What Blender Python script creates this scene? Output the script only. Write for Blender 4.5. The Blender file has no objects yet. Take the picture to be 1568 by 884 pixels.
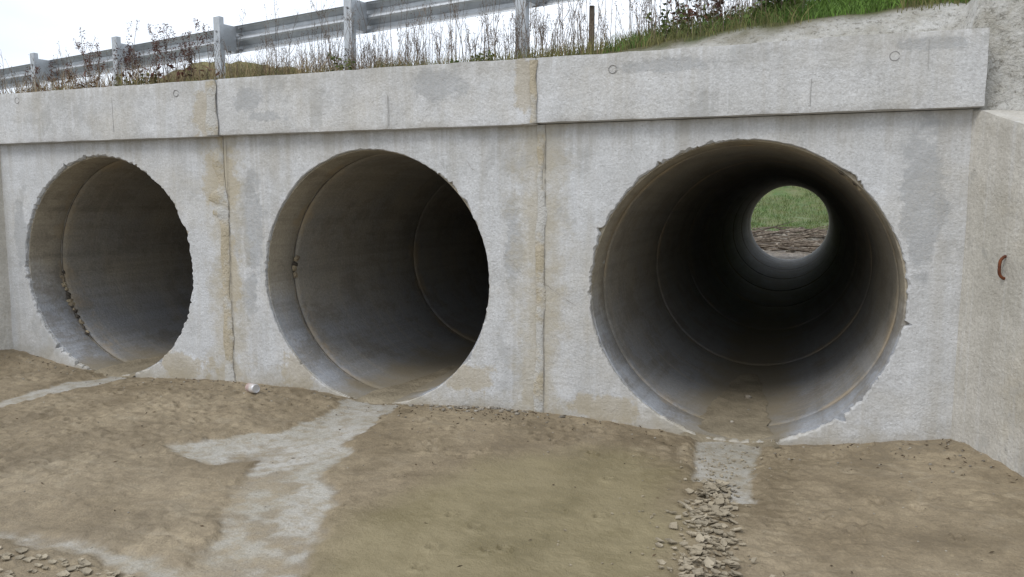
import bpy, math, random, numpy as np
from mathutils import Matrix, Vector
random.seed(7); rng=np.random.default_rng(11)
scn=bpy.context.scene
scn.view_settings.view_transform='Standard'; scn.view_settings.look='None'; scn.view_settings.exposure=0
# ================= noise helpers =================
def _h(ix,iy,seed):
    n=(ix.astype(np.int64)*374761393+iy.astype(np.int64)*668265263+seed*982451653)&0xffffffff
    n=((n^(n>>13))*1274126177)&0xffffffff
    return ((n^(n>>16))&0xffff)/65535.0
def vn(x,y,seed=0):
    x=np.asarray(x,float);y=np.asarray(y,float)
    ix=np.floor(x);iy=np.floor(y);fx=x-ix;fy=y-iy
    fx=fx*fx*(3-2*fx);fy=fy*fy*(3-2*fy);ix=ix.astype(np.int64);iy=iy.astype(np.int64)
    a=_h(ix,iy,seed);b=_h(ix+1,iy,seed);c=_h(ix,iy+1,seed);d=_h(ix+1,iy+1,seed)
    return (a+(b-a)*fx)*(1-fy)+(c+(d-c)*fx)*fy-.5
def fbm(x,y,o=4,seed=0):
    s=0;a=1.0
    for i in range(o):
        s=s+a*vn(x,y,seed+i*17)
        x,y=np.asarray(x)*1.62+np.asarray(y)*1.22+3.1,np.asarray(y)*1.62-np.asarray(x)*1.22+1.7;a*=.5
    return s
def sst(a,b,x):
    t=np.clip((np.asarray(x,float)-a)/(b-a),0,1);return t*t*(3-2*t)
def polysd(px,py,poly):
    n=len(poly);d=np.full(px.shape,1e9);ins=np.zeros(px.shape,bool)
    for i in range(n):
        x0,y0=poly[i];x1,y1=poly[(i+1)%n]
        ex,ey=x1-x0,y1-y0;t=np.clip(((px-x0)*ex+(py-y0)*ey)/(ex*ex+ey*ey+1e-12),0,1)
        d=np.minimum(d,np.hypot(px-x0-t*ex,py-y0-t*ey))
        c=((y0>py)!=(y1>py))&(px<(x1-x0)*(py-y0)/((y1-y0) if y1!=y0 else 1e-9)+x0)
        ins^=c
    return np.where(ins,-d,d)
# ================= object helpers =================
def link(o,parent=None):
    scn.collection.objects.link(o)
    if parent: o.parent=parent
    return o
def empty(name):
    e=bpy.data.objects.new(name,None);e.empty_display_size=.2;return link(e)
def mesh(name,v,f,mat,parent=None,smooth=True,attrs=None,autos=None):
    me=bpy.data.meshes.new(name);v=np.asarray(v,float)
    me.from_pydata(v.tolist() ,[],f.tolist() if hasattr(f,'tolist') else f)
    if smooth: me.polygons.foreach_set('use_smooth',[True]*len(me.polygons))
    if attrs:
        for k,a in attrs.items():
            at=me.attributes.new(k,'FLOAT','POINT');at.data.foreach_set('value',np.asarray(a,np.float32))
    me.update();me.materials.append(mat)
    if autos is not None: me.set_sharp_from_angle(angle=math.radians(autos))
    o=bpy.data.objects.new(name,me);return link(o,parent)
class MB:
    def __init__(s): s.v=[];s.f=[]
    def add(s,v,f):
        n=len(s.v);s.v+= [tuple(p) for p in v];s.f+=[tuple(i+n for i in q) for q in f]
    def box(s,x0,x1,y0,y1,z0,z1):
        s.add([(x,y,z) for x in(x0,x1) for y in(y0,y1) for z in(z0,z1)],[(0,1,3,2),(4,6,7,5),(0,4,5,1),(2,3,7,6),(0,2,6,4),(1,5,7,3)])
    def tube(s,pts,rad,n=6,cap=True):
        pts=[Vector(p) for p in pts];vs=[];
        if not hasattr(rad,'__len__'): rad=[rad]*len(pts)
        for i,p in enumerate(pts):
            d=(pts[min(i+1,len(pts)-1)]-pts[max(i-1,0)]).normalized()
            a=d.orthogonal().normalized() if i==0 else (a-d*a.dot(d)).normalized()
            b=d.cross(a)
            for k in range(n):
                t=2*math.pi*k/n;vs.append(p+(a*math.cos(t)+b*math.sin(t))*rad[i])
        fs=[(i*n+k,i*n+(k+1)%n,(i+1)*n+(k+1)%n,(i+1)*n+k) for i in range(len(pts)-1) for k in range(n)]
        if cap: fs+= [tuple(range(n-1,-1,-1)),tuple(range((len(pts)-1)*n,len(pts)*n))]
        s.add(vs,fs)
    def obj(s,name,mat,parent=None,smooth=False,autos=None): return mesh(name,s.v,s.f,mat,parent,smooth,None,autos)
# ================= shader helpers =================
class N:
    def __init__(s,name):
        s.mt=bpy.data.materials.new(name);s.mt.use_nodes=True;s.t=s.mt.node_tree;s.t.nodes.clear()
        s.out=s.n('ShaderNodeOutputMaterial');s.b=s.n('ShaderNodeBsdfPrincipled');s.t.links.new(s.b.outputs[0],s.out.inputs[0])
        tc=s.n('ShaderNodeTexCoord');s.pos=tc.outputs['Object']
        s.sp=s.n('ShaderNodeSeparateXYZ');s.l(s.pos,s.sp.inputs[0]);s.x,s.y,s.z=s.sp.outputs
    def n(s,t): return s.t.nodes.new(t)
    def l(s,a,b): s.t.links.new(a,b)
    def put(s,sock,v):
        if isinstance(v,bpy.types.NodeSocket): s.l(v,sock)
        elif isinstance(v,tuple) and len(v)==3 and sock.type=='RGBA': sock.default_value=(*v,1)
        else: sock.default_value=v
    def noise(s,sc,det=4,ro=.55,vec=None,dist=0):
        n=s.n('ShaderNodeTexNoise');n.inputs['Scale'].default_value=sc;n.inputs['Detail'].default_value=det
        n.inputs['Roughness'].default_value=ro;n.inputs['Distortion'].default_value=dist
        s.l(vec or s.pos,n.inputs['Vector']);return n.outputs[0]
    def vor(s,sc,feat='F1',vec=None,out=0):
        n=s.n('ShaderNodeTexVoronoi');n.feature=feat;n.inputs['Scale'].default_value=sc
        s.l(vec or s.pos,n.inputs['Vector']);return n.outputs[out]
    def scale(s,sx,sy,sz,loc=(0,0,0)):
        n=s.n('ShaderNodeMapping');s.l(s.pos,n.inputs[0]);n.inputs['Scale'].default_value=(sx,sy,sz);n.inputs['Location'].default_value=loc;return n.outputs[0]
    def mr(s,v,a,b,c=0,d=1):
        n=s.n('ShaderNodeMapRange');s.put(n.inputs[0],v)
        for i,q in enumerate((a,b,c,d)): n.inputs[i+1].default_value=q
        return n.outputs[0]
    def m(s,op,a,b=0):
        n=s.n('ShaderNodeMath');n.operation=op;s.put(n.inputs[0],a);s.put(n.inputs[1],b);return n.outputs[0]
    def mix(s,f,a,b,mode='MIX'):
        n=s.n('ShaderNodeMix');n.data_type='RGBA';n.blend_type=mode;s.put(n.inputs[0],f);s.put(n.inputs[6],a);s.put(n.inputs[7],b);return n.outputs[2]
    def bump(s,h,dist,strength=1,nor=None):
        n=s.n('ShaderNodeBump');n.inputs['Distance'].default_value=dist;n.inputs['Strength'].default_value=strength
        s.put(n.inputs['Height'],h)
        if nor: s.l(nor,n.inputs['Normal'])
        return n.outputs[0]
    def spot(s,cx,cz,rx,rz,wob):
        a=s.m('DIVIDE',s.m('SUBTRACT',s.x,cx),rx);b=s.m('DIVIDE',s.m('SUBTRACT',s.z,cz),rz)
        d=s.m('SQRT',s.m('ADD',s.m('MULTIPLY',a,a),s.m('MULTIPLY',b,b)))
        return s.mr(s.m('ADD',d,s.m('MULTIPLY',wob,3.2)),1.05,.80)
    def attr(s,name):
        n=s.n('ShaderNodeAttribute');n.attribute_name=name;return n.outputs['Fac']
    def fin(s,col,rough=.9,nor=None,metal=0,spec=.3):
        s.put(s.b.inputs['Base Color'],col);s.put(s.b.inputs['Roughness'],rough);s.put(s.b.inputs['Metallic'],metal)
        s.b.inputs['Specular IOR Level'].default_value=spec
        if nor: s.l(nor,s.b.inputs['Normal'])
        return s.mt
# ================= materials =================
def concrete(name,a,b,headwall=False,warm=0.0,seed=0.0,spots=(),tans=()):
    n=N(name)
    big=n.noise(.9,4,.6,n.scale(1,1,1,(seed,0,0)));col=n.mix(n.mr(big,.35,.65),a,b)
    mott=n.noise(5,6,.74);col=n.mix(1.0,col,n.mix(n.mr(mott,.3,.7),(.80,.795,.785),(1.08,1.08,1.09)),'MULTIPLY')
    gr=n.noise(75,3,.75);col=n.mix(1.0,col,n.mix(n.mr(gr,.3,.7),(.80,.79,.78),(1.12,1.12,1.12)),'MULTIPLY')
    p=n.noise(2.3,7,.72,n.scale(1,1,.75,(3.3+seed,1,2)));pm=n.m('MULTIPLY',n.mr(p,.575,.62),n.mr(gr,.32,.55))
    col=n.mix(n.m('MULTIPLY',pm,.45),col,(.28,.28,.27))
    st=n.noise(1,4,.64,n.scale(8,8,.45));col=n.mix(n.m('MULTIPLY',n.mr(st,.50,.70),.38),col,(.38,.355,.305))
    st2=n.noise(1,4,.6,n.scale(26,26,.9,(4,1,0)));col=n.mix(n.m('MULTIPLY',n.mr(st2,.54,.75),.35),col,(.66,.67,.69))
    oc=n.noise(1.3,5,.65,n.scale(1,1,1,(8+seed,3,5)));col=n.mix(n.m('MULTIPLY',n.mr(oc,.50,.68),.26+warm),col,(.44,.385,.28))
    wob=n.m('SUBTRACT',mott,.5)
    for q in spots:
        col=n.mix(n.m('MULTIPLY',n.m('MULTIPLY',n.spot(*q,wob),n.mr(gr,.30,.6)),.60),col,(.27,.28,.29))
    for q in tans:
        col=n.mix(n.m('MULTIPLY',n.spot(*q,wob),.55),col,(.40,.34,.235))
    if headwall:
        w6=n.m('MULTIPLY',wob,.7)
        for jx in (-1.25,-3.75):
            d=n.m('ADD',n.m('ABSOLUTE',n.m('ADD',n.x,-jx)),w6)
            col=n.mix(n.m('MULTIPLY',n.mr(d,.22,.04),.55),col,(.42,.37,.27))
        zz=n.m('ADD',n.z,n.m('MULTIPLY',wob,.4))
        col=n.mix(n.m('MULTIPLY',n.mr(zz,.22,.02),.6),col,(.34,.295,.21))
        ed=n.m('MULTIPLY',n.mr(n.z,1.66,1.93),n.mr(st,.44,.62))
        col=n.mix(n.m('MULTIPLY',ed,.45),col,(.29,.27,.235))
    else:
        col=n.mix(n.m('MULTIPLY',n.m('MULTIPLY',n.mr(n.z,2.20,2.335),n.mr(st2,.40,.60)),.45),col,(.30,.28,.24))
    pv=n.vor(30);pit=n.m('MULTIPLY',n.mr(pv,.15,.08),n.mr(mott,.50,.56));col=n.mix(n.m('MULTIPLY',pit,.5),col,(.2,.19,.175))
    h=n.m('ADD',n.m('MULTIPLY',n.noise(42,3,.8),.55),n.noise(7,3,.6))
    return n.fin(col,.92,n.bump(h,.014,.85))
M_wall=concrete('headwall_concrete',(.505,.508,.505),(.59,.605,.62),True,spots=((-3.50,1.30,.10,.40),(-3.55,.75,.08,.2),(.96,1.45,.11,.42),(-1.42,1.15,.07,.3),(-2.0,.55,.1,.12),(-5.95,1.2,.08,.3)),tans=((-3.12,.22,.16,.20),(-1.75,.25,.2,.12),(-4.25,.15,.3,.12),(-.75,.12,.25,.1),(-3.78,1.62,.17,.24),(-3.72,.9,.10,.3)))
M_beam=concrete('beam_concrete',(.52,.52,.51),(.60,.61,.62),False,.0,5,spots=((-3.45,2.17,.16,.10),(-1.95,2.2,.22,.10),(-3.3,2.05,.2,.05),(.95,2.27,.2,.04),(-.45,2.24,.25,.05)),tans=((-3.85,2.1,.10,.2),(-1.33,2.1,.07,.2)))
M_wing=concrete('wing_concrete',(.50,.48,.425),(.56,.54,.495),False,.24,9)
def joint_mat():
    n=N('joint_mortar');c=n.mix(n.mr(n.noise(6,5,.7),.35,.65),(.49,.435,.335),(.40,.35,.255))
    c=n.mix(n.mr(n.noise(2.2,5,.7,n.scale(1,1,1,(1,1,9))),.47,.56),c,(.51,.50,.47))
    return n.fin(c,.95,n.bump(n.noise(50,4,.7),.015))
M_joint=joint_mat()
def pipe_mat():
    n=N('pipe_concrete')
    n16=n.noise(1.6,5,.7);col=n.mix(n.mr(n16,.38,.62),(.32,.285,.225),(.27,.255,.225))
    w5=n.m('SUBTRACT',n.noise(2.4,5,.65),.5)
    zn=n.m('ADD',n.z,n.m('MULTIPLY',w5,.6))
    col=n.mix(n.mr(zn,.80,.35),col,(.262,.265,.27))
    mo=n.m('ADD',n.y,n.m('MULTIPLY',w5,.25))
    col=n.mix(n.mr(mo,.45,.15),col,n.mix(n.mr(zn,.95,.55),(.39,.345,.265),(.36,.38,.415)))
    bl=n.noise(3.4,6,.75,n.scale(1,.6,1,(5,5,5)));col=n.mix(n.m('MULTIPLY',n.mr(bl,.50,.58),.45),col,(.18,.155,.12))
    lo=n.noise(1,4,.65,n.scale(2,.35,16));col=n.mix(n.m('MULTIPLY',n.mr(lo,.45,.72),.5),col,(.18,.165,.135))
    rg=n.noise(1,4,.6,n.scale(.6,14,.6));col=n.mix(n.m('MULTIPLY',n.mr(rg,.5,.75),.4),col,(.37,.33,.26))
    gr=n.noise(60,3,.7);col=n.mix(1.0,col,n.mix(n.mr(gr,.3,.7),(.80,.79,.78),(1.14,1.14,1.14)),'MULTIPLY')
    ym=n.m('ABSOLUTE',n.m('SUBTRACT',n.m('FLOORED_MODULO',n.m('ADD',n.y,-.34+1.0),2.0),1.0))
    jd=n.m('ADD',ym,n.m('MULTIPLY',w5,.9))
    col=n.mix(n.m('MULTIPLY',n.mr(jd,.07,-.05),.6),col,(.39,.30,.185))
    col=n.mix(n.m('MULTIPLY',n.mr(ym,.013,.006),.75),col,(.08,.07,.06))
    iv=n.m('ADD',n.z,n.m('MULTIPLY',w5,.20))
    col=n.mix(n.m('MULTIPLY',n.mr(iv,.11,.03),.85),col,(.235,.20,.14))
    return n.fin(col,.72,n.bump(n.noise(40,3,.75),.006,.7),0,.35)
M_pipe=pipe_mat()
def ground_mat():
    n=N('mud')
    conc=n.attr('conc');wet=n.attr('wet');gras=n.attr('grass');far=n.attr('far');near=n.attr('edge')
    big=n.noise(1.3,5,.62)
    mud=n.mix(n.mr(big,.38,.62),(.215,.170,.108),(.298,.242,.162))
    n11=n.noise(11,6,.74)
    mud=n.mix(1.0,mud,n.mix(n.mr(n11,.3,.7),(.74,.73,.72),(1.15,1.15,1.14)),'MULTIPLY')
    fine=n.noise(85,3,.78);mud=n.mix(1.0,mud,n.mix(n.mr(fine,.3,.7),(.78,.78,.78),(1.17,1.17,1.17)),'MULTIPLY')
    tf=n.noise(.75,3,.5,n.scale(1,1.7,1,(4,2,0)));tl=n.m('ABSOLUTE',n.m('SUBTRACT',n.m('FRACT',n.m('MULTIPLY',tf,9)),.5))
    mud=n.mix(n.m('MULTIPLY',n.m('MULTIPLY',n.mr(tl,.10,.0),.30),n.mr(big,.4,.6)),mud,(.33,.285,.21))
    dm=n.noise(2.1,5,.7,n.scale(1,1,1,(7,1,3)));mud=n.mix(n.m('MULTIPLY',n.mr(dm,.52,.60),.38),mud,(.145,.113,.070))
    mud=n.mix(n.m('MULTIPLY',wet,.8),mud,n.mix(n.mr(dm,.40,.62),(.25,.21,.118),(.185,.154,.078)))
    c2=n.vor(15,'DISTANCE_TO_EDGE');ca=n.m('MULTIPLY',n.m('MULTIPLY',n.mr(c2,.06,.015),near),n.mr(n11,.42,.55))
    mud=n.mix(n.m('MULTIPLY',ca,.45),mud,(.11,.09,.06))
    cc=n.mix(n.mr(big,.4,.6),(.455,.44,.405),(.38,.36,.31))
    cc=n.mix(1.0,cc,n.mix(n.mr(fine,.3,.7),(.76,.75,.73),(1.16,1.16,1.16)),'MULTIPLY')
    cc=n.mix(n.m('MULTIPLY',n.mr(n11,.46,.60),.7),cc,(.29,.245,.175))
    col=n.mix(conc,mud,cc)
    sp=n.m('MULTIPLY',n.mr(n.vor(42),.13,.08),n.mr(big,.50,.56));col=n.mix(n.m('MULTIPLY',sp,.6),col,(.09,.07,.045))
    g=n.mix(n.mr(n.noise(1.2,5,.75),.35,.65),(.06,.12,.02),(.15,.15,.06));g=n.mix(n.mr(n11,.50,.68),g,(.035,.055,.015))
    deb=n.mix(n.mr(n11,.38,.6),(.05,.036,.025),(.26,.22,.17))
    col=n.mix(far,col,deb);col=n.mix(gras,col,g)
    h=n.m('ADD',n.noise(15,4,.7),n.m('MULTIPLY',fine,.3))
    ro=n.m('SUBTRACT',n.mr(dm,.45,.62,.72,.50),n.m('MULTIPLY',wet,.10))
    return n.fin(col,ro,n.bump(h,.016,.85),0,.4)
M_ground=ground_mat()
def emb_mat():
    n=N('embankment_soil');conc=n.attr('conc');gr=n.attr('grass');road=n.attr('road')
    soil=n.mix(n.mr(n.noise(6,5,.7),.35,.65),(.16,.125,.075),(.10,.085,.045))
    g=n.mix(n.mr(n.noise(3,5,.7),.35,.65),(.055,.095,.02),(.13,.12,.05))
    c=n.mix(n.mr(n.noise(5,7,.78),.38,.62),(.56,.55,.52),(.38,.36,.31));c=n.mix(n.m('MULTIPLY',n.mr(n.noise(26,5,.8),.53,.64),.8),c,(.17,.16,.13))
    a=n.mix(n.mr(n.noise(90,3,.7),.3,.7),(.04,.04,.042),(.075,.075,.075))
    col=n.mix(gr,soil,g);col=n.mix(conc,col,c);col=n.mix(road,col,a)
    return n.fin(col,.95,n.bump(n.m('ADD',n.noise(18,5,.75),n.m('MULTIPLY',n.noise(4,4,.7),1.5)),.045))
M_emb=emb_mat()
def simple(name,a,b,sc=8,rough=.8,metal=0,bd=.003,spec=.4,rnd=0):
    n=N(name);c=n.mix(n.mr(n.noise(sc,3,.65),.35,.65),a,b)
    if rnd:
        g=n.n('ShaderNodeNewGeometry');c=n.mix(1.0,c,n.mix(g.outputs['Random Per Island'],(1-rnd,)*3,(1+rnd,)*3),'MULTIPLY')
    return n.fin(c,rough,n.bump(n.noise(sc*8,2,.6),bd) if bd else None,metal,spec)
M_out=simple('outlet_concrete',(.35,.34,.32),(.42,.41,.39),3,.9)
M_galv=simple('galvanised_steel',(.40,.42,.44),(.51,.53,.55),6,.45,.5)
M_bolt=simple('bolt_steel',(.25,.25,.26),(.35,.35,.35),20,.5,.7)
M_rust=simple('rusty_iron',(.22,.07,.025),(.10,.035,.02),30,.85,.2)
M_dry=simple('dry_stalks',(.22,.17,.125),(.12,.09,.07),3,.9,bd=0,rnd=.4)
M_tan=simple('tan_grass',(.30,.23,.13),(.17,.12,.07),2,.9,bd=0,rnd=.4)
M_olive=simple('olive_grass',(.19,.165,.065),(.10,.11,.035),2,.9,bd=0,rnd=.4)
M_green=simple('green_grass_blades',(.10,.18,.025),(.065,.13,.02),2,.8,bd=0,rnd=.4)
M_bank=simple('bank_grass_blades',(.075,.135,.028),(.13,.14,.05),.7,.85,bd=0,rnd=.45)
M_red=simple('dock_red',(.135,.052,.034),(.085,.038,.028),3,.9,bd=0,rnd=.4)
M_leaf=simple('weed_leaf',(.06,.11,.022),(.12,.14,.035),3,.7,bd=0,rnd=.4)
M_wood=simple('weathered_wood',(.24,.20,.155),(.08,.06,.045),9,.9,bd=0,rnd=.5)
M_flake=simple('dried_mud',(.34,.295,.22),(.26,.22,.155),9,.93,bd=.006,rnd=.2)
M_stone=simple('stone',(.32,.30,.26),(.19,.16,.12),15,.9,bd=0,rnd=.4)
M_can=simple('can_metal',(.75,.75,.76),(.6,.6,.62),10,.35,.5,bd=0)
M_canp=simple('can_print',(.66,.64,.62),(.45,.30,.27),9,.4,.2,bd=0)
M_debris=simple('litter_brown',(.10,.07,.04),(.055,.04,.025),9,.95,bd=0,rnd=.5)
# ================= camera =================
F,yaw,pitch,roll=1184.4,.36063,.1090,.00227;C=Vector((.3584,-4.7423,1.4286))
fw=Vector((-math.sin(yaw)*math.cos(pitch),math.cos(yaw)*math.cos(pitch),-math.sin(pitch)))
r=Vector((math.cos(yaw),math.sin(yaw),0));u=r.cross(fw)
r2=r*math.cos(roll)+u*math.sin(roll);u2=-r*math.sin(roll)+u*math.cos(roll)
cam=bpy.data.cameras.new('camera');co=bpy.data.objects.new('camera',cam);link(co)
mw=Matrix((r2,u2,-fw)).transposed().to_4x4();mw.translation=C;co.matrix_world=mw
cam.sensor_width=36;cam.lens=F/1568*36;cam.clip_start=.05;cam.clip_end=1500;scn.camera=co
# ================= headwall =================
S=2.5;R=.9
def fract_rect(x0,x1,z0,z1,cx,cz,ang):
    c,s=np.cos(ang),np.sin(ang)
    c=np.where(abs(c)<1e-9,1e-9,c);s=np.where(abs(s)<1e-9,1e-9,s)
    tx=np.where(c>0,(x1-cx)/c,(x0-cx)/c);tz=np.where(s>0,(z1-cz)/s,(z0-cz)/s)
    t=np.minimum(np.abs(tx),np.abs(tz));return cx+t*c,cz+t*s
def panel(name,x0,x1,z0,z1,cx,cz,y0,y1,mat,parent,seed,dR=0,bites=()):
    A=np.linspace(0,2*np.pi,720,endpoint=False)
    cs=[math.atan2(zz-cz,xx-cx)%(2*math.pi) for xx in(x0,x1) for zz in(z0,z1)]
    A=np.sort(np.concatenate([A,cs]));n=len(A)
    bx,bz=fract_rect(x0,x1,z0,z1,cx,cz,A)
    ca,sa=np.cos(A),np.sin(A)
    rough=sst(-.2,.3,fbm(A*1.3,A*0+2,2,seed+1))
    rag=.009*fbm(A*4,A*0+seed,3,seed)+(.003+.009*rough)*fbm(A*34,A*0,3,seed+5)
    rag+=.07*np.clip(fbm(A*15,A*0+3,3,seed+9)-.42,0,1)*2*(.3+rough)
    for b_,w_,h_ in bites: rag+=h_*np.exp(-((A-math.radians(b_))/w_)**4)*(.75+.7*fbm(A*60,A*0+6,3,seed))
    chip=.005+.014*np.clip(fbm(A*22,A*0+8,3,seed+3)+.2,0,1)*(.4+rough)
    r0=R+dR+.003+rag
    V=[];
    def ring(x,y,z): V.append(np.stack([x,np.broadcast_to(y,x.shape),z],1))
    ring(cx+r0*ca,y1,cz+r0*sa)
    ring(cx+r0*ca,y0+.05,cz+r0*sa)
    ring(cx+(r0+.001)*ca,y0+chip,cz+(r0+.001)*sa)
    ring(cx+(r0+chip*.9)*ca,y0+.0+0*A,cz+(r0+chip*.9)*sa)
    re=r0+chip*.9
    for t in (.12,.3,.55,.8,1.0):
        ex=cx+re*ca;ez=cz+re*sa;x=ex+(bx-ex)*t;z=ez+(bz-ez)*t
        y=y0+(.006*fbm(x*1.6,z*1.6,2,seed) if t<1 else 0)*np.ones_like(x);ring(x,y,z)
    ring(bx,y1,bz);ring(cx+r0*ca,y1,cz+r0*sa)
    k=len(V);V=np.concatenate(V);f=[]
    for i in range(k-1):
        for j in range(n):
            j2=(j+1)%n;f.append((i*n+j,(i+1)*n+j,(i+1)*n+j2,i*n+j2))
    return mesh(name,V,f,mat,parent,True,None,30)
def rbox(name,x0,x1,y0,y1,z0,z1,mat,parent,res=.025,rr=.012,amp=.003,seed=1,fn=None):
    d=[(x0,x1),(y0,y1),(z0,z1)];cnt=[max(2,int(round((b-a)/res))) for a,b in d]
    V=[];Fc=[];idx={}
    ax=[np.linspace(a,b,c+1) for (a,b),c in zip(d,cnt)]
    def vid(i,j,k):
        key=(i,j,k)
        if key not in idx: idx[key]=len(V);V.append((ax[0][i],ax[1][j],ax[2][k]))
        return idx[key]
    nx,ny,nz=cnt
    for i in range(nx):
        for j in range(ny):
            Fc.append((vid(i,j,0),vid(i,j+1,0),vid(i+1,j+1,0),vid(i+1,j,0)))
            Fc.append((vid(i,j,nz),vid(i+1,j,nz),vid(i+1,j+1,nz),vid(i,j+1,nz)))
    for i in range(nx):
        for k in range(nz):
            Fc.append((vid(i,0,k),vid(i+1,0,k),vid(i+1,0,k+1),vid(i,0,k+1)))
            Fc.append((vid(i,ny,k),vid(i,ny,k+1),vid(i+1,ny,k+1),vid(i+1,ny,k)))
    for j in range(ny):
        for k in range(nz):
            Fc.append((vid(0,j,k),vid(0,j,k+1),vid(0,j+1,k+1),vid(0,j+1,k)))
            Fc.append((vid(nx,j,k),vid(nx,j+1,k),vid(nx,j+1,k+1),vid(nx,j,k+1)))
    P=np.array(V)
    chip=rr*(.45+1.6*np.clip(fbm(P[:,0]*9+P[:,1]*3,P[:,2]*9,3,seed)+.2,0,1))
    lo=np.array([x0,y0,z0]);hi=np.array([x1,y1,z1])
    q=np.clip(P,lo+chip[:,None],hi-chip[:,None]);dd=P-q;L=np.linalg.norm(dd,axis=1)
    msk=L>chip*1.02
    P[msk]=q[msk]+dd[msk]/L[msk][:,None]*chip[msk][:,None]
    P[:,1]+=amp*2*fbm(P[:,0]*1.7,P[:,2]*3,3,seed+3);P[:,2]+=amp*1.6*fbm(P[:,0]*2.3,P[:,1]*3,3,seed+7)*(P[:,2]>(z0+z1)/2)
    if fn is not None: P=fn(P)
    return mesh(name,P,Fc,mat,parent,True,None,50)
HW=empty('culvert_headwall')
XL=-6.13;XR=1.166
panel('wall_panel_1',-1.2485,XR,-.45,1.93,0,R,0,.3,M_wall,HW,3,0,((48,.07,.022),(322,.05,.012),(205,.05,.010)))
panel('wall_panel_2',-3.7485,-1.2515,-.45,1.93,-S,R,.004,.3,M_wall,HW,21,0,((325,.05,.025),(36,.04,.010)))
panel('wall_panel_3',XL,-3.7515,-.45,1.93,-2*S,R,0,.3,M_wall,HW,55,0,((35,.04,.012),(20,.06,.014),(150,.05,.008)))
rbox('parapet_beam_1',-1.247,1.205,-.07,.27,1.934,2.335,M_beam,HW,seed=4)
rbox('parapet_beam_2',-3.745,-1.253,-.065,.27,1.927,2.338,M_beam,HW,seed=14)
rbox('parapet_beam_3',-7.2,-3.753,-.072,.27,1.922,2.335,M_beam,HW,seed=24)
def joint_strip(name,x,z0,z1,y,wid,seed,patch=()):
    Z=np.arange(z0,z1,.012);a=wid*(.5+.45*fbm(Z*5,Z*0+1,4,seed));b=wid*(.5+.45*fbm(Z*5,Z*0+4,4,seed+9))
    a=np.clip(a,.006,.2);b=np.clip(b,.006,.2);
    blob=.08*np.clip(fbm(Z*2.2,Z*0+9,3,seed+4)-.3,0,1);b=b+blob*0.6;a=a+blob
    for zc,hh,wd in patch: a=a+wd*np.exp(-((Z-zc)/hh)**4)*(.8+.5*fbm(Z*14,Z*0+2,3,seed))
    v=[];n=len(Z)
    for xs,yy in ((-a,.0015),(-a*.8,-.004),(b*.8,-.005),(b,.0015)):
        v.append(np.stack([x+xs,y+yy+.003*fbm(Z*12,Z*0,2,seed),Z],1))
    v=np.concatenate(v);f=[(c*n+i,(c+1)*n+i,(c+1)*n+i+1,c*n+i+1) for c in range(3) for i in range(n-1)]
    mesh(name,v,f,M_joint,HW,True)
joint_strip('joint_mortar_1',-1.235,-.1,1.93,-.001,.055,2)
joint_strip('joint_mortar_2',-3.775,-.1,1.93,-.001,.075,8,((1.74,.10,.07),(1.48,.05,.11),(1.36,.03,.06)))
joint_strip('joint_mortar_3',-1.262,1.935,2.33,-.073,.055,5)
joint_strip('joint_mortar_4',-3.775,1.93,2.33,-.076,.045,12)
mb=MB()
for x,z0,z1,y in ((-1.203,0,1.93,-.0055),(-3.722,0,1.93,-.0045),(-3.738,1.93,2.33,-.078)):
    z=z0
    while z<z1:
        w=random.uniform(.0008,.003);mb.add([(x-w,y,z),(x+w,y,z),(x+w,y,z+.03),(x-w,y,z+.03)],[(0,1,2,3)]);z+=.03;x+=random.uniform(-.001,.001)
mb.obj('joint_slits',simple('slit_dark',(.16,.15,.13),(.26,.24,.21),20,.95,bd=0),HW)
mb=MB()
for x,z in ((-5.79,2.27),(-4.11,2.25),(-.76,2.235),(.77,2.215)):
    pts=[(x+.024*math.cos(t),-.0722,z+.024*math.sin(t)) for t in np.linspace(.3,5.9,25)]
    mb.tube(pts,.0022,5,False)
mb.obj('lifting_hole_rims',simple('rim_dark',(.22,.215,.21),(.3,.29,.28),20,.95,bd=0),HW,True)
mb=MB()
for x,zt,zb_ in ((-2.3,2.15,1.96),(.36,2.12,1.97),(-4.75,2.25,2.0),(.93,2.29,2.15)):
    z=zt
    while z>zb_:
        mb.box(x-.0008,x+.0008,-.0735,-.068,z-.03,z);x+=random.uniform(-.0012,.0012);z-=.0302
mb.obj('formwork_lines',simple('grime',(.3,.295,.28),(.38,.37,.35),20,.95,bd=0),HW)
def crack(mb,pts,y,w=.002):
    P=[pts[0]]
    for a,b in zip(pts,pts[1:]):
        L=math.hypot(b[0]-a[0],b[1]-a[1]);k=max(2,int(L/.02))
        for i in range(1,k+1):
            t=i/k;P.append((a[0]+(b[0]-a[0])*t+random.uniform(-.004,.004),a[1]+(b[1]-a[1])*t+random.uniform(-.004,.004)))
    for a,b in zip(P,P[1:]):
        d=Vector((b[0]-a[0],b[1]-a[1]));
        if d.length<1e-5: continue
        nn=Vector((-d.y,d.x)).normalized()*w*random.uniform(.3,1)
        mb.add([(a[0]-nn.x,y,a[1]-nn.y),(b[0]-nn.x,y,b[1]-nn.y),(b[0]+nn.x,y,b[1]+nn.y),(a[0]+nn.x,y,a[1]+nn.y)],[(0,1,2,3)])
mb=MB()
crack(mb,[(-.99,.78),(-1.12,.86),(-1.22,.93)],-.006,.0013)
crack(mb,[(-1.5,1.12),(-1.42,1.04),(-1.36,.98)],-.006,.0012)
crack(mb,[(-1.75,1.72),(-1.72,1.66),(-1.68,1.64)],-.006,.001)
crack(mb,[(-3.0,.35),(-3.1,.28),(-3.14,.2)],-.006,.001)
mb.obj('hairline_cracks',simple('crack_dark',(.2,.18,.16),(.27,.25,.22),20,.95,bd=0),HW)
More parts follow.
